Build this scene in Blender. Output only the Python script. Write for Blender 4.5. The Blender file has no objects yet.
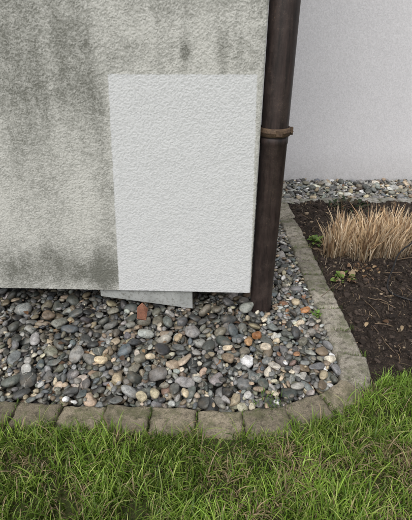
import bpy, math, numpy as np
from mathutils import Vector
rng=np.random.default_rng(7)
S=bpy.context.scene
# ------------------------------------------------------------ helpers
def vn2(x,y,seed=0):
    x=np.asarray(x,float);y=np.asarray(y,float)
    xi=np.floor(x).astype(np.int64);yi=np.floor(y).astype(np.int64)
    fx=x-xi;fy=y-yi;fx=fx*fx*(3-2*fx);fy=fy*fy*(3-2*fy)
    def h(a,b):
        n=(a*374761393+b*668265263+seed*2147483647)&0xffffffff
        n=((n^(n>>13))*1274126177)&0xffffffff
        n=n^(n>>16)
        return (n&0xffff)/65535.0
    return (h(xi,yi)*(1-fx)+h(xi+1,yi)*fx)*(1-fy)+(h(xi,yi+1)*(1-fx)+h(xi+1,yi+1)*fx)*fy
def fbm(x,y,seed=0,o=4):
    s=0;a=.5;t=0
    for i in range(o):
        s=s+a*vn2(x*2**i+17.3*i,y*2**i+5.1*i,seed+i);t+=a;a*=.5
    return s/t
def mk(name,V,F,mat=None,col=None,smooth=True,parent=None,attrs=None):
    V=np.ascontiguousarray(V,dtype=np.float32);F=np.ascontiguousarray(F,dtype=np.int32)
    me=bpy.data.meshes.new(name)
    me.vertices.add(len(V));me.vertices.foreach_set('co',V.ravel())
    me.loops.add(F.size);me.loops.foreach_set('vertex_index',F.ravel())
    me.polygons.add(len(F));me.polygons.foreach_set('loop_start',np.arange(len(F),dtype=np.int32)*F.shape[1])
    me.update(calc_edges=True)
    me.polygons.foreach_set('use_smooth',np.full(len(F),smooth))
    if col is not None:
        a=me.color_attributes.new('Col','FLOAT_COLOR','POINT')
        a.data.foreach_set('color',np.ascontiguousarray(col,dtype=np.float32).ravel())
    if attrs:
        for k,v in attrs.items():
            a=me.attributes.new(k,'FLOAT','POINT');a.data.foreach_set('value',np.ascontiguousarray(v,dtype=np.float32))
    me.validate()
    ob=bpy.data.objects.new(name,me);S.collection.objects.link(ob)
    if mat: me.materials.append(mat)
    if parent: ob.parent=parent
    return ob
def empty(name):
    e=bpy.data.objects.new(name,None);S.collection.objects.link(e);return e
def box(name,x0,x1,y0,y1,z0,z1,mat,parent=None,bev=0):
    V=np.array([(x,y,z) for x in(x0,x1) for y in(y0,y1) for z in(z0,z1)],float)
    F=np.array([(0,1,3,2),(4,6,7,5),(0,4,5,1),(2,3,7,6),(0,2,6,4),(1,5,7,3)])
    o=mk(name,V,F,mat,smooth=False,parent=parent)
    if bev:
        m=o.modifiers.new('b','BEVEL');m.width=bev;m.segments=2
    return o
class N:
    def __init__(s,name):
        s.m=bpy.data.materials.new(name);s.m.use_nodes=True;s.t=s.m.node_tree
        s.b=s.t.nodes['Principled BSDF'];s.out=s.t.nodes['Material Output']
    def n(s,ty,**k):
        n=s.t.nodes.new(ty)
        for a,b in k.items():
            if a.startswith('i_'): n.inputs[a[2:].replace('_',' ')].default_value=b
            else: setattr(n,a,b)
        return n
    def l(s,a,b): s.t.links.new(a,b)
    def val(s,sock,v):
        if hasattr(v,'is_linked'): s.l(v,sock)
        else: sock.default_value=v
    def math(s,op,a,b=0.0,c=None,clamp=False):
        n=s.n('ShaderNodeMath',operation=op,use_clamp=clamp)
        s.val(n.inputs[0],a);s.val(n.inputs[1],b)
        if c is not None: s.val(n.inputs[2],c)
        return n.outputs[0]
    def noise(s,vec,scale,detail=4,rough=.55):
        n=s.n('ShaderNodeTexNoise');n.inputs['Scale'].default_value=scale;n.inputs['Detail'].default_value=detail;n.inputs['Roughness'].default_value=rough
        if vec is not None: s.l(vec,n.inputs['Vector'])
        return n.outputs['Fac']
    def mix(s,f,a,b,bt='MIX'):
        n=s.n('ShaderNodeMix',data_type='RGBA',blend_type=bt)
        def c(v): return (*v,1) if isinstance(v,tuple) and len(v)==3 else v
        s.val(n.inputs[0],f);s.val(n.inputs[6],c(a));s.val(n.inputs[7],c(b));return n.outputs[2]
    def ramp(s,f,a,b,lo=0.,hi=1.):
        n=s.n('ShaderNodeMapRange');s.l(f,n.inputs[0])
        n.inputs[1].default_value=a;n.inputs[2].default_value=b;n.inputs[3].default_value=lo;n.inputs[4].default_value=hi
        return n.outputs[0]
    def bump(s,h,d,st=1.,prev=None):
        n=s.n('ShaderNodeBump');n.inputs['Distance'].default_value=d;n.inputs['Strength'].default_value=st;s.l(h,n.inputs['Height'])
        if prev is not None: s.l(prev,n.inputs['Normal'])
        s.l(n.outputs[0],s.b.inputs['Normal']);return n.outputs[0]
    def obj(s): return s.n('ShaderNodeTexCoord').outputs['Object']
    def base(s,c,r=None):
        s.val(s.b.inputs['Base Color'],c)
        if r is not None: s.val(s.b.inputs['Roughness'],r)
# ------------------------------------------------------------ materials
HZ0=.15; CX,CY=.270,2.03
def wall_mat():
    m=N('roughcast_plaster');o=m.obj()
    sp=m.n('ShaderNodeSeparateXYZ');m.l(o,sp.inputs[0]);x,z=sp.outputs[0],sp.outputs[2]
    wob=m.ramp(m.noise(o,60,3),0,1,-.008,.008)
    at=m.n('ShaderNodeAttribute',attribute_name='stain').outputs['Fac']
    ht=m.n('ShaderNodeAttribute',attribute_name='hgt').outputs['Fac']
    xl=m.math('MULTIPLY_ADD',z,.061,-.815);xr=m.math('MULTIPLY_ADD',z,-.027,.0045)
    a=m.ramp(m.math('SUBTRACT',m.math('ADD',x,wob),xl),-.002,.003)
    b=m.ramp(m.math('SUBTRACT',xr,m.math('ADD',x,wob)),-.002,.003)
    c=m.ramp(m.math('SUBTRACT',1.362,m.math('ADD',z,wob)),-.002,.003)
    for s_ in (a,b,c): s_.node.clamp=True
    patch=m.math('MULTIPLY',m.math('MULTIPLY',a,b),c)
    n1=m.noise(o,6,6,.65);n2=m.noise(o,190,3,.7);n3=m.noise(o,24,6,.75)
    st=m.math('ADD',at,m.math('MULTIPLY',m.math('SUBTRACT',n1,.5),1.1))
    st=m.math('ADD',st,m.math('MULTIPLY',m.math('SUBTRACT',n3,.5),1.1))
    st=m.math('ADD',st,m.math('MULTIPLY',m.math('SUBTRACT',n2,.5),1.2))
    st=m.math('ADD',st,m.math('MULTIPLY',m.math('SUBTRACT',.5,ht),.30),clamp=True)  # crevice shade painted into relief lows, since overcast light leaves bump weak
    clean=m.mix(n1,(.52,.515,.475),(.63,.625,.59))
    dirt_and_shade=m.mix(n3,(.085,.087,.073),(.18,.18,.15))
    old=m.mix(m.math('MULTIPLY',st,.93),clean,dirt_and_shade)
    pc=m.mix(n3,(.63,.64,.645),(.69,.695,.70))
    pc=m.mix(m.math('MULTIPLY',m.math('SUBTRACT',.6,ht,clamp=True),.42),pc,(.40,.41,.41))  # shade of the grain hollows put into the patch colour too
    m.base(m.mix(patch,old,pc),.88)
    m.bump(n2,.0025,.5)
    return m.m
def plain_plaster(name,c1,c2,sc=120,dirt=True):
    m=N(name);o=m.obj()
    n=m.noise(o,2.5,6,.6);n2=m.noise(o,sc,4,.7)
    col=m.mix(n,c1,c2)
    if dirt:
        sp=m.n('ShaderNodeSeparateXYZ');m.l(o,sp.inputs[0])
        g=m.ramp(sp.outputs[2],0,.35,.45,0.);g.node.clamp=True
        col=m.mix(m.math('MULTIPLY',g,m.noise(o,14,5,.7)),col,(.22,.21,.18))
    gr=m.ramp(n2,.35,.65,.86,1.07);col=m.mix(1.,col,gr,'MULTIPLY')
    m.base(col,.9);m.bump(n2,.005,.8);return m.m
def pebble_mat():
    m=N('river_pebbles');o=m.obj()
    a=m.n('ShaderNodeAttribute',attribute_name='Col');c=a.outputs['Color'];r=a.outputs['Alpha']
    n1=m.noise(o,45,5,.65);n2=m.noise(o,260,3,.6)
    f=m.ramp(n1,.3,.7,.5,1.45);col=m.mix(1.,c,f,'MULTIPLY')
    f2=m.ramp(n2,.3,.7,.65,1.35);col=m.mix(1.,col,f2,'MULTIPLY')
    warm=m.math('MULTIPLY',m.ramp(m.noise(o,22,3),.5,.7),.35);warm.node.use_clamp=True
    col=m.mix(warm,col,(.20,.15,.10))
    w=m.n('ShaderNodeTexWave');w.inputs['Scale'].default_value=9;w.inputs['Distortion'].default_value=14;w.inputs['Detail'].default_value=4;m.l(o,w.inputs['Vector'])
    vein=m.math('MULTIPLY',m.ramp(w.outputs['Fac'],.95,1.,0,1),m.math('GREATER_THAN',r,.88))
    vein.node.use_clamp=True
    col=m.mix(m.math('MULTIPLY',vein,.5),col,(.45,.42,.37))
    m.base(col,m.ramp(n1,.3,.7,.25,.52));m.b.inputs['Specular IOR Level'].default_value=.5
    m.bump(n2,.0016,.6,m.bump(n1,.004,.6));return m.m
def attr_mat(name,rough=.6,trans=0.,nz=40,spec=.3):
    m=N(name);a=m.n('ShaderNodeAttribute',attribute_name='Col').outputs['Color']
    f=m.ramp(m.noise(m.obj(),nz,4),.3,.7,.78,1.22);col=m.mix(1.,a,f,'MULTIPLY')
    m.base(col,rough);m.b.inputs['Specular IOR Level'].default_value=spec
    if trans:
        t=m.n('ShaderNodeBsdfTranslucent');m.l(col,t.inputs[0])
        x=m.n('ShaderNodeMixShader');x.inputs[0].default_value=trans
        m.l(m.b.outputs[0],x.inputs[1]);m.l(t.outputs[0],x.inputs[2]);m.l(x.outputs[0],m.out.inputs[0])
    return m.m
def noise_mat(name,c1,c2,c3,s1,s2,rough=.9,bd=.004,bs=.8,spec=.3):
    m=N(name);o=m.obj();n1=m.noise(o,s1,6,.65);n2=m.noise(o,s2,5,.7)
    f=m.ramp(n1,.35,.65);f.node.clamp=True
    g=m.ramp(n2,.5,.68);g.node.clamp=True
    m.base(m.mix(g,m.mix(f,c1,c2),c3),rough);m.b.inputs['Specular IOR Level'].default_value=spec
    m.bump(n2,bd,bs);return m.m
M_wall=wall_mat()
M_white=plain_plaster('white_plaster',(.70,.69,.71),(.78,.77,.785),70)
M_peb=pebble_mat()
M_grass=attr_mat('grass_blades',.40,.3,15,.4)
M_straw=attr_mat('dry_straw',.7,.12,60)
M_leaf=attr_mat('leaves',.5,.2,40)
M_chip=attr_mat('soil_crumbs',.85,0,80)
M_soil=noise_mat('dark_soil',(.018,.013,.011),(.045,.033,.026),(.10,.075,.055),14,110,.9,.012,1.)
M_thatch=noise_mat('lawn_thatch',(.035,.05,.015),(.07,.09,.025),(.12,.09,.05),6,70,.95,.01,1.)
M_earth=noise_mat('earth',(.05,.06,.025),(.08,.09,.04),(.10,.08,.05),2,30)
M_bed=noise_mat('gravel_grit',(.02,.02,.02),(.05,.05,.045),(.09,.085,.075),20,120)
M_plinth=noise_mat('grey_plinth',(.10,.10,.10),(.14,.14,.135),(.07,.07,.065),5,40)
M_board=noise_mat('cement_board',(.30,.31,.30),(.42,.43,.42),(.2,.2,.18),9,60,.85,.002,.4)
M_hose=noise_mat('black_rubber',(.015,.015,.016),(.02,.02,.022),(.04,.04,.04),20,200,.45,.0005,.3)
M_twig=noise_mat('twig_bark',(.16,.12,.08),(.28,.20,.13),(.06,.04,.03),20,160,.8,.001,.6)
M_roof=noise_mat('roof_tile',(.12,.05,.035),(.16,.07,.05),(.08,.05,.04),4,40)
def paver_mat():
    m=N('weathered_concrete_paver');o=m.obj()
    a=m.n('ShaderNodeAttribute',attribute_name='Col').outputs['Color']
    n1=m.noise(o,9,6,.75);n2=m.noise(o,170,5,.75);n3=m.noise(o,30,6,.75)
    col=m.mix(1.,a,m.ramp(n2,.3,.7,.45,1.55),'MULTIPLY')
    g=m.ramp(n1,.46,.60);g.node.clamp=True
    col=m.mix(m.math('MULTIPLY',g,.65),col,(.10,.115,.04))
    d=m.ramp(n3,.50,.64);d.node.clamp=True
    col=m.mix(m.math('MULTIPLY',d,.7),col,(.06,.05,.036))
    m.base(col,.92);m.bump(n2,.005,1.,m.bump(n3,.012,.7));return m.m
M_pav=paver_mat()
def pipe_mat():
    m=N('brown_weathered_pipe');o=m.obj()
    mp=m.n('ShaderNodeMapping');mp.inputs['Scale'].default_value=(1,1,.10);m.l(o,mp.inputs[0])
    n1=m.noise(mp.outputs[0],34,6,.75);n2=m.noise(o,150,5,.75);n3=m.noise(o,8,5,.75)
    f=m.ramp(n1,.35,.65);f.node.clamp=True
    col=m.mix(f,(.014,.010,.0095),(.052,.034,.030))
    pale=m.ramp(n3,.45,.62);pale.node.clamp=True
    col=m.mix(m.math('MULTIPLY',pale,.35),col,(.085,.064,.057))
    g=m.ramp(n2,.56,.66);g.node.clamp=True;h=m.ramp(n3,.48,.60);h.node.clamp=True
    col=m.mix(m.math('MULTIPLY',m.math('MULTIPLY',g,h),.6),col,(.18,.115,.075))
    m.base(col,m.ramp(n1,.3,.7,.38,.65));m.b.inputs['Specular IOR Level'].default_value=.42
    m.bump(n3,.004,.3,m.bump(n2,.001,.6));return m.m
M_pipe=pipe_mat()
M_rust=noise_mat('rusty_clamp',(.07,.045,.032),(.15,.10,.06),(.04,.025,.02),40,150,.7,.001,.6)
# ------------------------------------------------------------ ground, lawn
def ngon(name,pts,z,mat,parent=None):
    me=bpy.data.meshes.new(name);me.from_pydata([(x,y,z) for x,y in pts],[],[list(range(len(pts)))]);me.update()
    me.materials.append(mat);o=bpy.data.objects.new(name,me);S.collection.objects.link(o)
    if parent:o.parent=parent
    return o
ngon('ground',[(-150,-150),(150,-150),(150,150),(-150,150)],-.12,M_earth)
path=np.array([(-6,1.51),(-.95,1.262),(.12,1.207),(.30,1.215),(.44,1.262),(.66,1.365),(.755,1.46),(.785,1.60),(.785,4.05)])
ngon('gravel_base',[(-5.5,1.3),(.6,1.25),(.78,1.5),(.78,4.0),(5.5,4.0),(5.5,4.9),(-5.5,4.9)],-.075,M_bed)
ngon('lawn',[(-80,-80),(80,-80),(80,1.47),(.86,1.47),(.80,1.42),(.68,1.33),(.46,1.22),(.30,1.17),(.12,1.165),(-.95,1.22),(-6,1.45),(-80,1.45)],-.012,M_thatch)
# ------------------------------------------------------------ edging pavers
def paver(cx,cy,ang,L,W,z,tl,seed):
    nx,ny=22,16
    xs=np.linspace(-1,1,nx);ys=np.linspace(-1,1,ny)
    X,Y=np.meshgrid(xs,ys,indexing='ij')
    Xs=X*L/2;Ys=Y*W/2
    e=np.minimum(L/2-abs(Xs),W/2-abs(Ys))
    wear=.008+.015*fbm(Xs*14+seed*3,Ys*14,seed+9)
    Z=-np.clip(wear-e,0,None)**2*45+(fbm(Xs*30+seed*7,Ys*30,seed)-.5)*.013
    jx=(fbm(X*3+seed,Y*3,seed+3)-.5)*.016;jy=(fbm(X*3,Y*3+seed,seed+5)-.5)*.016
    P=np.stack([Xs+jx,Ys+jy,Z+tl[0]*Xs+tl[1]*Ys],-1).reshape(-1,3)
    idx=np.arange(nx*ny).reshape(nx,ny)
    F=[(idx[i,j],idx[i+1,j],idx[i+1,j+1],idx[i,j+1]) for i in range(nx-1) for j in range(ny-1)]
    ring=list(idx[:,0])+list(idx[-1,1:])+list(idx[-2::-1,-1])+list(idx[0,-2:0:-1])
    n0=len(P);low=P[ring].copy();low[:,2]=-.1
    P=np.vstack([P,low]);k=len(ring)
    for i in range(k): F.append((ring[i],n0+i,n0+(i+1)%k,ring[(i+1)%k]))
    c,s=math.cos(ang),math.sin(ang)
    Q=P.copy();Q[:,0]=cx+P[:,0]*c-P[:,1]*s;Q[:,1]=cy+P[:,0]*s+P[:,1]*c;Q[:,2]+=z
    return Q,np.array(F)
def along(path,step):
    seg=np.diff(path,axis=0);d=np.hypot(*seg.T);cum=np.r_[0,np.cumsum(d)]
    s=step/2;out=[]
    while s<cum[-1]:
        p=[np.interp(s,cum,path[:,k]) for k in(0,1)]
        a=[np.interp(max(s-.07,0),cum,path[:,k]) for k in(0,1)];b=[np.interp(s+.07,cum,path[:,k]) for k in(0,1)]
        out.append((p[0],p[1],math.atan2(b[1]-a[1],b[0]-a[0])));s+=step
    return out
Vs=[];Fs=[];Cs=[];n=0;k=0
items=along(path,.213)+[(.80+.1+.213*i,4.05,0) for i in range(20)]
joints=[]
for (x,y,a) in items:
    k+=1
    joints.append((x+.1065*math.cos(a),y+.1065*math.sin(a),a))
    P,F=paver(x,y,a+rng.normal(0,.025),.206,.15,.002+rng.normal(0,.005),rng.normal(0,.022,2),k)
    t=rng.uniform(.7,1.25);base=np.array([.33,.28,.205])*t
    if y>1.45: base=np.array([.39,.355,.295])*t
    if y>4.0: base=np.array([.42,.40,.37])*t
    Vs.append(P);Fs.append(F+n);n+=len(P);Cs.append(np.tile(np.r_[base,1],(len(P),1)))
mk('paver_edging',np.vstack(Vs),np.vstack(Fs),M_pav,np.vstack(Cs))
# ------------------------------------------------------------ house
house=empty('stucco_house')
YAW=math.radians(-2.2)
def axis(dense0,dense1,st,lo,hi,cst=.1):
    a=np.arange(dense0,dense1+1e-6,st)
    pre=np.arange(lo,dense0-1e-6,cst) if lo<dense0 else np.array([])
    post=np.arange(dense1+cst,hi+1e-6,cst) if hi>dense1 else np.array([])
    return np.r_[pre,a,post]
xs=axis(-1.8,0.,.0022,-5.,0.);zs=axis(HZ0,2.0,.0022,HZ0,4.6)
xs=np.r_[xs,0.];zs=np.r_[HZ0,zs]
X,Z=np.meshgrid(xs,zs,indexing='ij')
wx=X+.008*(fbm(X*80,Z*80,9,2)-.5);wz=Z+.008*(fbm(X*80,Z*80,13,2)-.5)
def rot(a): return wx*math.cos(a)-wz*math.sin(a)+9,wx*math.sin(a)+wz*math.cos(a)+9
def ss(t): t=np.clip(t,0,1);return t*t*(3-2*t)
u1,v1=rot(.5);u2,v2=rot(1.3);u3,v3=rot(2.2)
h=.40*vn2(u1*130,v1*130,1)+.38*vn2(u2*185,v2*185,2)+.30*vn2(u3*260,v3*260,4)
h=ss((h-.34)/.40)
big=fbm(X*7,Z*7,15,3)
# the cleaned / repainted patch has its grain partly filled
xlp=Z*.061-.815
inp=((X>xlp)&(Z<1.362)).astype(float)
Y=-(.0019-.0006*inp)*h-.003*(big-.5)
edge=np.clip((-X)/.008,0,1);Y=Y*edge+.004*(1-edge)
Y[-1,:]=.03;Y[:,0]=.03
WX=X+CX
G=[(-.85,1.5,.42,.40,.48),(-1.05,1.15,.28,.6,.26),(-.535,.95,.055,.55,.42),(-.62,1.35,.14,.22,.22),(-.80,.29,.50,.12,.52),(-.95,.38,.16,.10,.28),(-.72,.24,.14,.08,.30),(-1.15,.22,.14,.14,.38),(-.6,.30,.10,.22,.42),
   (-.095,1.47,.026,.050,.70),(-.10,1.38,.018,.05,.3),(.08,1.47,.028,.07,.62),(.075,1.38,.018,.05,.4),(.15,1.44,.030,.09,.45),(.02,1.70,.5,.09,.45),(.22,1.5,.03,.2,.25),(-.3,1.45,.12,.06,.18),(.26,1.2,.02,.5,.1)]
st=np.full_like(X,.10)
for gx,gz,rx,rz,am in G: st+=am*np.exp(-((WX-gx)/rx)**2-((Z-gz)/rz)**2)
st+= (fbm(X*18,Z*1.3,21,3)-.5)*.6*np.clip(.3+(-WX),.3,1)
I=np.arange(X.size).reshape(X.shape)
F=np.stack([I[:-1,:-1],I[1:,:-1],I[1:,1:],I[:-1,1:]],-1).reshape(-1,4)
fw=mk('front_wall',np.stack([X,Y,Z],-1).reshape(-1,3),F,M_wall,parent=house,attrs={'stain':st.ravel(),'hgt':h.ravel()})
fw.location=(CX,CY,0);fw.rotation_euler=(0,0,YAW)
b=box('wall_core',-5,-.002,.012,.4,HZ0+.003,4.6,M_white,house);b.location=(CX,CY,0);b.rotation_euler=(0,0,YAW)
box('side_wall',-4.7,CX-.004,2.45,4.84,-.1,4.6,M_white,house)
box('plinth',-4.7,.20,2.34,2.449,-.1,HZ0+.002,M_plinth,house)
V=np.array([(-.66,2.085,.09),(-.085,2.060,.012),(-.085,2.060,.149),(-.66,2.085,.149)]);V2=V+np.array([0,.02,0])
mk('base_board',np.vstack([V,V2]),np.array([(0,1,2,3),(5,4,7,6),(1,5,6,2),(0,4,5,1),(0,3,7,4),(3,2,6,7)]),M_board,smooth=False,parent=house)
box('roof_slab',-5.3,.35,1.9,4.84,4.605,4.75,M_roof,house)
wall=box('white_stucco_wall',-4.8,7,4.85,5.15,-.11,4.6,M_white)
# ------------------------------------------------------------ downspout
dp=empty('downspout');PX,PY=.352,2.112
def lathe(name,prof,cx,cy,mat,parent,seg=48):
    V=[];m=len(prof)
    for r,z in prof:
        for i in range(seg):
            a=2*math.pi*i/seg;V.append((cx+r*math.cos(a),cy+r*math.sin(a),z))
    F=[(j*seg+i,j*seg+(i+1)%seg,(j+1)*seg+(i+1)%seg,(j+1)*seg+i) for j in range(m-1) for i in range(seg)]
    o=mk(name,np.array(V),np.array(F),mat,parent=parent);return o
R=.0695
lathe('pipe',[(R,1.0),(R,1.02),(R,4.5)],PX,PY,M_pipe,dp)
lathe('lower_pipe',[(R-.003,-.1),(R-.003,.10),(R+.001,1.03),(R+.004,1.035),(R+.004,1.062),(R+.0003,1.066)],PX,PY,M_pipe,dp)
lathe('clamp_band',[(R+.004,1.072),(R+.010,1.073),(R+.010,1.113),(R+.004,1.114)],PX,PY,M_rust,dp)
lathe('clamp_rib',[(R+.0105,1.088),(R+.0125,1.0895),(R+.0125,1.0965),(R+.0105,1.098)],PX,PY,M_rust,dp)
for sx in(-1,1):
    box('clamp_lug',PX+sx*(R+.015)-.009,PX+sx*(R+.015)+.009,PY-.012,PY-.007,1.074,1.112,M_rust,dp,.001)
    box('clamp_lug_back',PX+sx*(R+.015)-.009,PX+sx*(R+.015)+.009,PY+.001,PY+.006,1.074,1.112,M_rust,dp,.001)
    V=[]
    for yy in(-.024,-.0121):
        for i in range(6):
            a=2*math.pi*i/6;V.append((PX+sx*(R+.016)+.008*math.cos(a),PY+yy,1.093+.008*math.sin(a)))
    F=[(i,(i+1)%6,6+(i+1)%6,6+i) for i in range(6)]+[(0,1,2,3),(0,3,4,5)]
    mk('clamp_bolt',np.array(V),np.array(F),M_rust,smooth=False,parent=dp)
box('clamp_plate',PX-.004,PX+.028,PY-R-.0165,PY-R-.008,1.078,1.108,M_rust,dp,.0015)
box('clamp_bracket',PX-.012,PX+.012,PY+R+.010,2.55,1.08,1.10,M_rust,dp)
# ------------------------------------------------------------ gravel
def ico(sub):
    import bmesh
    bm=bmesh.new();bmesh.ops.create_icosphere(bm,subdivisions=sub,radius=1);bm.verts.ensure_lookup_table()
    v=np.array([x.co[:] for x in bm.verts]);f=np.array([[w.index for w in x.verts] for x in bm.faces]);bm.free();return v,f
def variants(sub,n,seed,amp=.22,cut=True):
    v,f=ico(sub);r=np.random.default_rng(seed);out=[]
    for k in range(n):
        d=np.zeros(len(v))
        for q in range(7):
            w=r.normal(size=3);w/=np.linalg.norm(w)
            fr=r.uniform(1.0,3.2);d+=np.sin(v@w*fr+r.uniform(0,6.28))*amp/ (1+.6*q)
        s=np.sign(v)*np.abs(v)**r.uniform(.75,1.05)
        s/= np.abs(s).max(0)
        p=s*(1+d[:,None]*.5)
        if cut:
            for q in range(r.integers(2,6)):
                w=r.normal(size=3);w/=np.linalg.norm(w);t=r.uniform(.58,.88)
                dd=p@w;ex=np.clip(dd-t,0,None);p=p-(ex*.8)[:,None]*w
        p-= (p.max(0)+p.min(0))/2;p/=np.abs(p).max(0);out.append(p)
    return out,f
VH,FH=variants(3,18,3,.26);VM,FM=variants(2,18,3,.26)
GX0,GY0,RES=-2.4,1.0,.005
NX,NY=int(5.8/RES),int(4.0/RES)
H=np.full((NX,NY),-.07)
def innerY(x): return np.interp(x,[-6,-.95,.12,.30,.44,.62,.70],[1.59,1.342,1.287,1.292,1.335,1.43,1.50])
def inside(x,y,r):
    if y<innerY(x)+r*.6: return False
    if (x-PX)**2+(y-PY)**2<(R+r*.7)**2: return False
    if y<4.0: 
        if x>.705-r*.6: return False
        if x<.30 and y>2.33-r: return False
        return True
    if y<4.13+r or y>4.845-r: return y<4.2 and x<.70-r
    return x<3.1 and x>.3
palette=[((.16,.165,.16),3),((.06,.062,.06),2.8),((.26,.255,.235),2.5),((.19,.18,.14),2.4),((.22,.17,.12),1.9),((.41,.34,.24),1.2),((.60,.54,.43),.55),((.26,.14,.08),.15),((.68,.67,.64),.4),((.38,.38,.36),1.3),((.10,.105,.095),1.9),((.13,.15,.16),.7)]
pw=np.array([w for _,w in palette]);pw/=pw.sum();pc=np.array([c for c,_ in palette])
PV=[];PF=[];PCc=[];pn=0
def put(x,y,z,a,b,c,yaw,tilt,col,hi):
    global pn
    vs,f=(VH,FH) if hi else (VM,FM)
    p=vs[rng.integers(len(vs))]*np.array([a,b,c])
    if rng.random()<.5:p=p*np.array([-1,1,1])*1.0; flip=True
    else: flip=False
    tx,ty=tilt
    cy_,sy_=math.cos(ty),math.sin(ty);cx_,sx_=math.cos(tx),math.sin(tx)
    p=p@np.array([[cy_,0,-sy_],[0,1,0],[sy_,0,cy_]])@np.array([[1,0,0],[0,cx_,sx_],[0,-sx_,cx_]])
    cz,sz=math.cos(yaw),math.sin(yaw)
    q=np.stack([x+p[:,0]*cz-p[:,1]*sz,y+p[:,0]*sz+p[:,1]*cz,z+p[:,2]],-1)
    PV.append(q);PF.append((f[:,::-1] if flip else f)+pn);pn+=len(q)
    PCc.append(np.tile(np.r_[col,rng.random()],(len(q),1)))
def foot(x,y,a,b,c,yaw):
    i=int((x-GX0)/RES);j=int((y-GY0)/RES);w=int(a/RES)+1
    i0,i1,j0,j1=i-w,i+w+1,j-w,j+w+1
    if i0<0 or j0<0 or i1>NX or j1>NY: return None
    gx=GX0+(np.arange(i0,i1)+.5)*RES-x;gy=GY0+(np.arange(j0,j1)+.5)*RES-y
    A,B=np.meshgrid(gx,gy,indexing='ij');cz,sz=math.cos(yaw),math.sin(yaw)
    u=(A*cz+B*sz)/a;v=(-A*sz+B*cz)/b;d=1-u*u-v*v;mask=d>0
    if not mask.any(): return None
    hh=np.zeros_like(d);hh[mask]=np.sqrt(d[mask])*c
    sl=H[i0:i1,j0:j1]
    z=np.max((sl+hh)[mask*(d>.12)]) if (mask*(d>.12)).any() else -.05
    return z,(i0,i1,j0,j1),mask,hh
def top_limit(x,y):
    t=.014
    if y<4 and x<.3: t+=.022*np.clip((y-1.45)/.6,0,1)
    return t+.016*(vn2(x*4,y*4,77)-.5)
zones=[((-2.0,.71,1.25,2.34),5000,True),((.28,.71,1.9,4.2),2200,True),((.3,3.1,4.12,4.85),2200,False)]
for (x0,x1,y0,y1),cnt,hi in zones:
    for it in range(cnt):
        a=float(np.clip(rng.lognormal(math.log(.0235),.40),.010,.052))
        if it>cnt*.65: a=float(rng.uniform(.007,.021))
        bb=a*rng.uniform(.50,.9);c=a*rng.uniform(.30,.60)
        best=None
        for q in range(7):
            x=rng.uniform(x0,x1);y=rng.uniform(y0,y1)
            if not inside(x,y,bb): continue
            yaw=rng.uniform(0,6.28);r=foot(x,y,a,bb,c,yaw)
            if r is None: continue
            if best is None or r[0]+c<best[0]+c: best=(r[0],x,y,yaw,r)
        if best is None: continue
        z,x,y,yaw,r=best
        if z+c>top_limit(x,y)+ (c*.5): continue
        sl=H[r[1][0]:r[1][1],r[1][2]:r[1][3]];m=r[2];sl[m]=np.maximum(sl[m],(z+r[3])[m]-.003)
        col=pc[rng.choice(len(pc),p=pw)]*rng.uniform(.7,1.3)*(1+rng.normal(0,.03,3))
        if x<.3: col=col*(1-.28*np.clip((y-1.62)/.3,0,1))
        if x>.3 or y>3: col=col*1.15
        if y>3.9: col=col*1.25
        far = (y>2.6) or (x<-1.1)
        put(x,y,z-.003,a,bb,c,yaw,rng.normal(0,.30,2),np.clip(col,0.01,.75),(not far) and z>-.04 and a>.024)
def hgt(x,y):
    i=int((x-GX0)/RES);j=int((y-GY0)/RES);return H[i-2:i+3,j-2:j+3].mean()
for x,y,a,b_,c,yw,col in [(-.56,1.60,.036,.024,.016,.2,(.66,.54,.36)),(.135,1.285,.044,.020,.016,.1,(.66,.57,.42)),(.30,1.80,.036,.026,.02,.8,(.34,.15,.06)),(.24,1.74,.030,.024,.018,1.8,(.40,.24,.12)),
    (.62,2.04,.036,.026,.018,0,(.44,.21,.09)),(.33,1.70,.032,.024,.018,.1,(.56,.48,.37)),(.12,1.70,.030,.022,.014,.4,(.60,.50,.36)),(-.30,1.63,.028,.02,.016,0,(.55,.46,.33)),
    (.66,1.60,.030,.022,.016,.1,(.66,.61,.5)),(.57,1.92,.028,.02,.016,.5,(.55,.46,.35)),(-.16,1.80,.030,.02,.016,.9,(.44,.34,.22)),(.40,1.83,.028,.02,.016,.9,(.6,.58,.52)),(-.05,1.50,.02,.018,.014,0,(.6,.54,.43)),(.5,1.50,.030,.02,.014,1,(.42,.4,.36)),
    (.20,1.36,.024,.018,.014,1,(.66,.65,.62)),(-.10,1.38,.026,.018,.014,2,(.60,.50,.34)),(.45,1.42,.034,.02,.014,.3,(.36,.35,.32)),(-.62,1.66,.026,.018,.014,2,(.6,.5,.36)),(.36,1.57,.036,.02,.014,2.4,(.5,.46,.4)),
    (2.2,4.5,.07,.05,.04,.3,(.42,.42,.4)),(1.75,4.4,.04,.03,.02,.3,(.06,.04,.03))]:
    put(x,y,hgt(x,y)+c*.55,a,b_,c,yw,rng.normal(0,.12,2),np.array(col),True)
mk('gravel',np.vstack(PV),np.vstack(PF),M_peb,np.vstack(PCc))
print('pebbles',len(PV))
zb=float(max(hgt(-.40,1.97),hgt(-.385,1.94),hgt(-.37,2.0)))
V=np.array([(-.03,-.03,0),(.018,-.045,.004),(.03,.02,.012),(.0,.055,.02),(-.028,.03,.012),(-.01,0,.02),(.008,.012,.024)])
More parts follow.
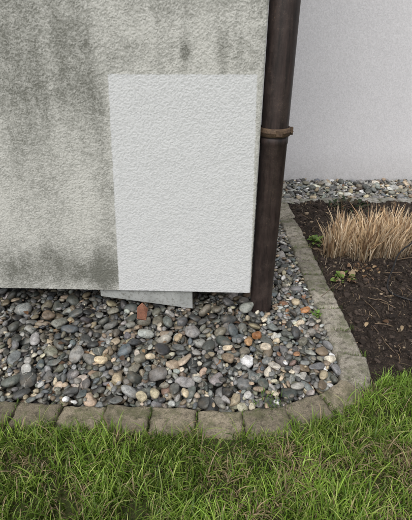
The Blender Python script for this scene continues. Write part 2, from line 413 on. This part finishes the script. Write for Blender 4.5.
sh=mk('terracotta_shard',np.vstack([V,V-np.array([0,0,.009])]),
   np.array([(0,1,5),(1,2,6),(1,6,5),(2,3,6),(3,4,6),(4,5,6),(4,0,5),(7,12,8),(8,13,9),(8,12,13),(9,13,10),(10,13,11),(11,13,12),(11,12,7)]+
   [t for a_,b_ in((0,1),(1,2),(2,3),(3,4),(4,0)) for t in((a_,a_+7,b_+7),(a_,b_+7,b_))]),noise_mat('terracotta',(.17,.07,.045),(.26,.12,.075),(.10,.06,.04),30,150),smooth=False)
sh.location=(-.385,1.955,zb+.030);sh.rotation_euler=(.5,.1,.2);sh.scale=(1.1,1.1,1.1)
# ------------------------------------------------------------ soil bed
xs=np.arange(.845,4.6,.010);ys=np.arange(1.42,4.0,.010)
X,Y=np.meshgrid(xs,ys,indexing='ij')
def soilz(X,Y): return -.028+.05*(fbm(X*6,Y*6,31,3)-.5)+.065*(fbm(X*26,Y*26,33,4)-.5)+.03*np.clip((X-.86)/.3,0,1)*np.clip((Y-1.46)/.1,0,1)
I=np.arange(X.size).reshape(X.shape);F=np.stack([I[:-1,:-1],I[1:,:-1],I[1:,1:],I[:-1,1:]],-1).reshape(-1,4)
mk('garden_bed_soil',np.stack([X,Y,soilz(X,Y)],-1).reshape(-1,3),F,M_soil)
CV,CF=variants(1,6,11,.6,False);PVc=[];PFc=[];PCx=[];pn2=0
for i in range(9500):
    x=rng.uniform(.87,2.6);y=rng.uniform(1.48,3.96);a=rng.lognormal(math.log(.007),.55);a=min(a,.026)
    p=CV[rng.integers(6)]*np.array([a,a*rng.uniform(.4,.9),a*rng.uniform(.3,.8)]);t=rng.uniform(0,6.28)
    q=np.stack([x+p[:,0]*math.cos(t)-p[:,1]*math.sin(t),y+p[:,0]*math.sin(t)+p[:,1]*math.cos(t),p[:,2]+soilz(x,y)+a*.3],-1)
    PVc.append(q);PFc.append(CF+pn2);pn2+=len(q)
    c=np.array([.042,.031,.025])*rng.uniform(.4,1.9)
    if rng.random()<.06:c=np.array([.26,.20,.14])*rng.uniform(.5,1.5)
    PCx.append(np.tile(np.r_[c,1],(len(q),1)))
mk('mulch_crumbs',np.vstack(PVc),np.vstack(PFc),M_chip,np.vstack(PCx),smooth=False)
# ------------------------------------------------------------ ribbons (blades) vectorised
def blades(name,root,az,L,lean,w,col,mat,seg=5,parent=None,twist=.3,taper=1.6,tipc=1.15,minz=.004):
    n=len(L);t=np.linspace(0,1,seg+1)[None,:]
    lean=lean[:,None];Lc=L[:,None]
    th=lean*t**1.3
    dt=1/seg
    ds=np.sin(np.minimum(th,2.1));dc=np.cos(np.minimum(th,2.1))
    r=np.concatenate([np.zeros((n,1)),np.cumsum((ds[:,1:]+ds[:,:-1])/2*dt,1)],1)*Lc
    z=np.concatenate([np.zeros((n,1)),np.cumsum((dc[:,1:]+dc[:,:-1])/2*dt,1)],1)*Lc
    z=np.maximum(z,minz)
    bend=rng.normal(0,.25,(n,1))*t**2*Lc
    ca,sa=np.cos(az)[:,None],np.sin(az)[:,None]
    cx=root[:,0:1]+r*ca-bend*sa;cy=root[:,1:2]+r*sa+bend*ca;cz=root[:,2:3]+z
    hw=w[:,None]/2*(1-t**taper)+.0002
    tw=az[:,None]+math.pi/2+rng.normal(0,twist,(n,1))
    ox,oy=np.cos(tw)*hw,np.sin(tw)*hw
    A=np.stack([cx-ox,cy-oy,cz],-1);B=np.stack([cx+ox,cy+oy,cz],-1)
    V=np.stack([A,B],2).reshape(-1,3)
    base=(np.arange(n)*(2*(seg+1)))[:,None];s=np.arange(seg)[None,:]*2
    F=np.stack([base+s,base+s+1,base+s+3,base+s+2],-1).reshape(-1,4)
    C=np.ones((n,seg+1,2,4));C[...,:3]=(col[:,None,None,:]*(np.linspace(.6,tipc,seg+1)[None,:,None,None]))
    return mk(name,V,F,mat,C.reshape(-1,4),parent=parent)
lawn=bpy.data.objects['lawn']
def outerY(x): return np.interp(x,[-6,-.95,.12,.30,.48,.70,.80,.90,5],[1.44,1.185,1.128,1.135,1.185,1.30,1.39,1.46,1.47])
def lawn_blades(n,x0,x1,y0,y1,name,lmul=1.):
    x=rng.uniform(x0,x1,n);y=rng.uniform(y0,y1,n)
    d=outerY(x)-y+ (fbm(x*14,y*0,57,2)-.5)*.07
    dens=fbm(x*12,y*12,51,3)
    keep=(d>-.012)&(dens+rng.uniform(-.25,.25,n)>.38)
    x,y,d=x[keep],y[keep],d[keep];n=len(x)
    az=fbm(x*4,y*4,52,2)*12+rng.normal(0,1.8,n)
    L=rng.lognormal(math.log(.052),.45,n)*lmul*(.6+.75*fbm(x*8,y*8,53,2));L=np.clip(L,.015,.15)
    L=np.where(d<.04,L*rng.uniform(.6,1.15,n),L)
    lean=np.abs(rng.normal(1.1,.65,n))+.1
    w=rng.uniform(.0022,.0070,n)
    pal=np.array([(.16,.27,.035),(.23,.36,.05),(.34,.46,.09),(.11,.20,.03),(.46,.52,.17)])
    col=pal[rng.choice(5,n,p=[.26,.27,.20,.14,.13])]
    tone=fbm(x*5,y*5,54,3)[:,None];col=col*(.5+.95*tone)*rng.uniform(.65,1.35,(n,1))
    dead=rng.random(n)<(.08+.65*np.clip(fbm(x*6,y*6,58,2)-.54,0,1)*3)
    col[dead]=np.array([.46,.35,.21])*rng.uniform(.4,1.2,(dead.sum(),1));lean[dead]+=.8
    root=np.stack([x,y,np.full(n,-.012)],-1)
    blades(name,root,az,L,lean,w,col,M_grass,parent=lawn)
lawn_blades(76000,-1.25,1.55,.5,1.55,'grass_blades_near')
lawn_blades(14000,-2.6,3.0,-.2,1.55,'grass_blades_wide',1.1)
n=500;x=rng.normal(.98,.18,n);y=outerY(x)-.04+rng.normal(0,.03,n)
blades('edge_tufts',np.stack([x,y,np.full(n,-.01)],-1),rng.uniform(0,6.28,n),rng.uniform(.05,.11,n),rng.uniform(.5,1.8,n),rng.uniform(.003,.006,n),
   np.array([(.24,.38,.06)])*rng.uniform(.6,1.4,(n,1)),M_grass,parent=lawn)
J=np.array([j for j in joints if j[1]<3.0 and j[0]>-2]);n=700;ji=rng.integers(0,len(J),n);tt=rng.uniform(-.085,.075,n)
nx_,ny_=-np.sin(J[ji,2]),np.cos(J[ji,2])
x=J[ji,0]+nx_*tt+rng.normal(0,.004,n);y=J[ji,1]+ny_*tt+rng.normal(0,.004,n)
blades('joint_grass',np.stack([x,y,np.full(n,-.012)],-1),rng.uniform(0,6.28,n),rng.uniform(.012,.035,n)*(1+1.0*(tt<-.05)),rng.uniform(.3,1.6,n),rng.uniform(.0025,.0045,n),
   np.array([(.15,.23,.05)])*rng.uniform(.6,1.4,(n,1)),M_grass,parent=lawn)
def tuft(name,cx,cy,z,n,sp,L,col,lean=1.,w=.004,mat=None):
    x=rng.normal(cx,sp,n);y=rng.normal(cy,sp,n)
    return blades(name,np.stack([x,y,np.full(n,z)],-1),rng.uniform(0,6.28,n),L*rng.uniform(.5,1.2,n),rng.uniform(.2,1.7,n)*lean,np.full(n,w)*rng.uniform(.7,1.2,n),np.array([col])*rng.uniform(.7,1.4,(n,1)),mat or M_grass)
tuft('grass_tuft',.30,1.31,.008,60,.035,.045,(.17,.30,.05))
def leaves(name,cx,cy,z,n,R_,L,cols,up=.5):
    V=[];F=[];C=[];k=0
    cx=np.atleast_1d(cx);cy=np.atleast_1d(cy);z=np.atleast_1d(z)
    for i in range(n):
        q0=i%len(cx)
        az=rng.uniform(0,6.28);rr=R_*math.sqrt(rng.random());l=L*rng.uniform(.6,1.2);w=l*rng.uniform(.22,.36);el=rng.uniform(0,1)*up
        rx,ry=cx[q0]+rr*math.cos(az)*1.,cy[q0]+rr*math.sin(az);az2=az+rng.normal(0,.7);zz=z[q0]+rng.uniform(0,.03)*up
        d=np.array([math.cos(az2)*math.cos(el),math.sin(az2)*math.cos(el),math.sin(el)]);s=np.array([-math.sin(az2),math.cos(az2),0.]);s=s+np.array([0,0,rng.normal(0,.35)])
        u=np.array([0,0,1.]);o=np.array([rx,ry,zz])
        for t,ww,dz in [(0,.08,0),(.3,.85,.1),(.6,1,.12),(.85,.6,.05),(1,.05,-.08)]:
            c=o+d*l*t+u*dz*l
            V+= [c-s*w*ww+u*.12*w*ww,c-u*.0,c+s*w*ww+u*.12*w*ww]
        for j in range(4):
            for q in(0,1): F.append((k+j*3+q,k+j*3+q+1,k+j*3+q+4,k+j*3+q+3))
        col=np.array(cols[rng.integers(len(cols))])*rng.uniform(.7,1.3);C+=[np.r_[col,1]]*15;k+=15
    return mk(name,np.array(V),np.array(F),M_leaf,np.array(C))
green=[(.09,.18,.03),(.13,.24,.04),(.17,.25,.06)];dry=[(.34,.24,.14),(.42,.31,.19),(.20,.12,.07)]
leaves('leafy_weed',.93,3.02,.0,34,.05,.05,green,.9)
leaves('leafy_weed',.68,1.98,.02,14,.022,.028,green,.6)
leaves('leafy_weed',.98,2.42,.0,30,.06,.05,green+dry,.8)
leaves('leafy_weed',1.70,2.95,.0,50,.12,.07,green+[(.04,.07,.03)],1.)
leaves('low_shrub',1.45,3.8,.0,60,.18,.06,[(.03,.05,.02),(.06,.05,.03)],1.)
lx=np.r_[np.full(34,1.10)+rng.normal(0,.06,34),rng.uniform(.9,2.3,56)];ly=np.r_[np.full(34,2.52)+rng.normal(0,.05,34),rng.uniform(1.6,3.9,56)]
leaves('fallen_leaves',lx,ly,soilz(lx,ly)+.015,90,.01,.036,dry+[(.12,.07,.04)]*2,.5)
lx=rng.uniform(-1.2,.62,24);ly=rng.uniform(1.55,2.05,24);lz=np.array([hgt(a,b) for a,b in zip(lx,ly)])+.012
leaves('fallen_leaves',lx,ly,lz,24,.001,.036,[(.20,.11,.06),(.13,.08,.05),(.28,.18,.10)],.25)
n=110;x=rng.uniform(-1.2,.65,n);y=rng.uniform(1.40,2.1,n);z=np.array([hgt(a,b) for a,b in zip(x,y)])+.004
blades('gravel_litter',np.stack([x,y,z],-1),rng.uniform(0,6.28,n),rng.uniform(.012,.045,n),np.full(n,1.8),rng.uniform(.0015,.003,n),np.array([(.32,.24,.14)])*rng.uniform(.4,1.3,(n,1)),M_straw)
# ------------------------------------------------------------ dry ornamental grass clump
n=2000
cs=np.array([(1.05,2.82,.10),(1.25,2.79,.12),(1.45,2.82,.12),(1.60,2.88,.10),(1.33,2.96,.12),(1.12,2.95,.08),(1.50,3.00,.10)])
ci=rng.integers(0,len(cs),n);ang=rng.uniform(0,6.28,n);rr=cs[ci,2]*np.sqrt(rng.random(n))
x=cs[ci,0]+rr*np.cos(ang);y=cs[ci,1]+rr*np.sin(ang)*.8
az=ang+rng.normal(0,.9,n);lean=.08+.36*rr/.12*rng.uniform(.2,1.6,n)
L=rng.uniform(.17,.36,n)*(1-.15*(rr/.12))*(.8+.4*fbm(x*9,y*9,71,2))
pal=np.array([(.60,.45,.28),(.70,.56,.39),(.46,.31,.18),(.26,.16,.09),(.76,.65,.49)])
col=pal[rng.choice(5,n,p=[.28,.24,.2,.16,.12])]*rng.uniform(.65,1.15,(n,1))
og=empty('dry_ornamental_grass')
z=soilz(x,y)-.01
blades('cut_stalks',np.stack([x,y,z],-1),az,L,lean,rng.uniform(.004,.010,n),col,M_straw,seg=4,parent=og,twist=1.2,taper=14,tipc=1.35)
n=800;ci=rng.integers(0,len(cs),n);ang=rng.uniform(0,6.28,n);rr=cs[ci,2]*rng.uniform(.7,1.3,n);x=cs[ci,0]+rr*np.cos(ang);y=cs[ci,1]+rr*np.sin(ang)*.8
blades('dead_leaves',np.stack([x,y,soilz(x,y)],-1),ang+rng.normal(0,.6,n),rng.uniform(.06,.22,n),rng.uniform(.9,2.2,n),rng.uniform(.003,.006,n),pal[rng.choice(5,n)]*.75,M_straw,parent=og)
n=900;x=rng.uniform(.88,2.4,n);y=rng.uniform(1.55,3.9,n)
blades('straw_litter',np.stack([x,y,soilz(x,y)+.012],-1),rng.uniform(0,6.28,n),rng.uniform(.015,.08,n),np.full(n,1.9),rng.uniform(.0015,.004,n),pal[rng.choice(5,n)]*rng.uniform(.3,1,(n,1)),M_straw)
# ------------------------------------------------------------ tubes: twigs, hose
def tube(name,pts,r,mat,parent=None):
    cu=bpy.data.curves.new(name,'CURVE');cu.dimensions='3D';cu.bevel_depth=r;cu.bevel_resolution=2
    sp=cu.splines.new('NURBS');sp.points.add(len(pts)-1)
    for i,p in enumerate(pts): sp.points[i].co=(*p,1);sp.points[i].radius=1
    sp.use_endpoint_u=True;sp.order_u=3;sp.resolution_u=6
    o=bpy.data.objects.new(name,cu);S.collection.objects.link(o);cu.materials.append(mat)
    if parent:o.parent=parent
    return o
tube('garden_hose',[(1.75,3.15,.12),(1.60,2.70,.18),(1.42,2.60,.14),(1.33,2.45,.08),(1.24,2.32,.03),(1.22,2.20,.02),(1.5,2.05,.02),(2.0,1.95,.02)],.0058,M_hose)
tw=empty('dead_twigs')
for i in range(95):
    x=rng.uniform(.92,2.3);y=rng.uniform(1.6,3.9);a=rng.uniform(0,6.28);l=rng.uniform(.05,.24);z=float(soilz(x,y))+.016
    pts=[(x+math.cos(a)*l*t+rng.normal(0,.006),y+math.sin(a)*l*t+rng.normal(0,.006),z+.02*math.sin(t*3)*rng.random()) for t in(0,.3,.6,1)]
    tube('twig',pts,rng.uniform(.0012,.003),M_twig,tw)
# ------------------------------------------------------------ light, world, camera
w=bpy.data.worlds.new('World');S.world=w;w.use_nodes=True;nt=w.node_tree;bg=nt.nodes['Background']
sk=nt.nodes.new('ShaderNodeTexSky');sk.sky_type='NISHITA';sk.sun_disc=False
el,ro=math.radians(52),math.radians(200)
sk.sun_elevation=el;sk.sun_rotation=ro;sk.dust_density=3
hs=nt.nodes.new('ShaderNodeHueSaturation');hs.inputs['Saturation'].default_value=.22
nt.links.new(sk.outputs[0],hs.inputs['Color']);nt.links.new(hs.outputs[0],bg.inputs[0]);bg.inputs[1].default_value=.15
L_=bpy.data.lights.new('sun','SUN');L_.energy=1.5;L_.angle=math.radians(40);L_.color=(1,.98,.94)
lo=bpy.data.objects.new('sun',L_);S.collection.objects.link(lo)
d=Vector((math.sin(ro)*math.cos(el),math.cos(ro)*math.cos(el),math.sin(el)))
lo.rotation_euler=d.to_track_quat('Z','Y').to_euler()
S.view_settings.view_transform='Standard';S.view_settings.look='None';S.view_settings.exposure=0
cam=bpy.data.cameras.new('camera');co=bpy.data.objects.new('camera',cam);S.collection.objects.link(co)
cam.sensor_fit='VERTICAL';cam.sensor_height=36;cam.lens=398/520*36;cam.clip_end=500;cam.clip_start=.02
co.location=(0,0,1.5);co.rotation_euler=(math.radians(90-28.9),0,0)
S.camera=co
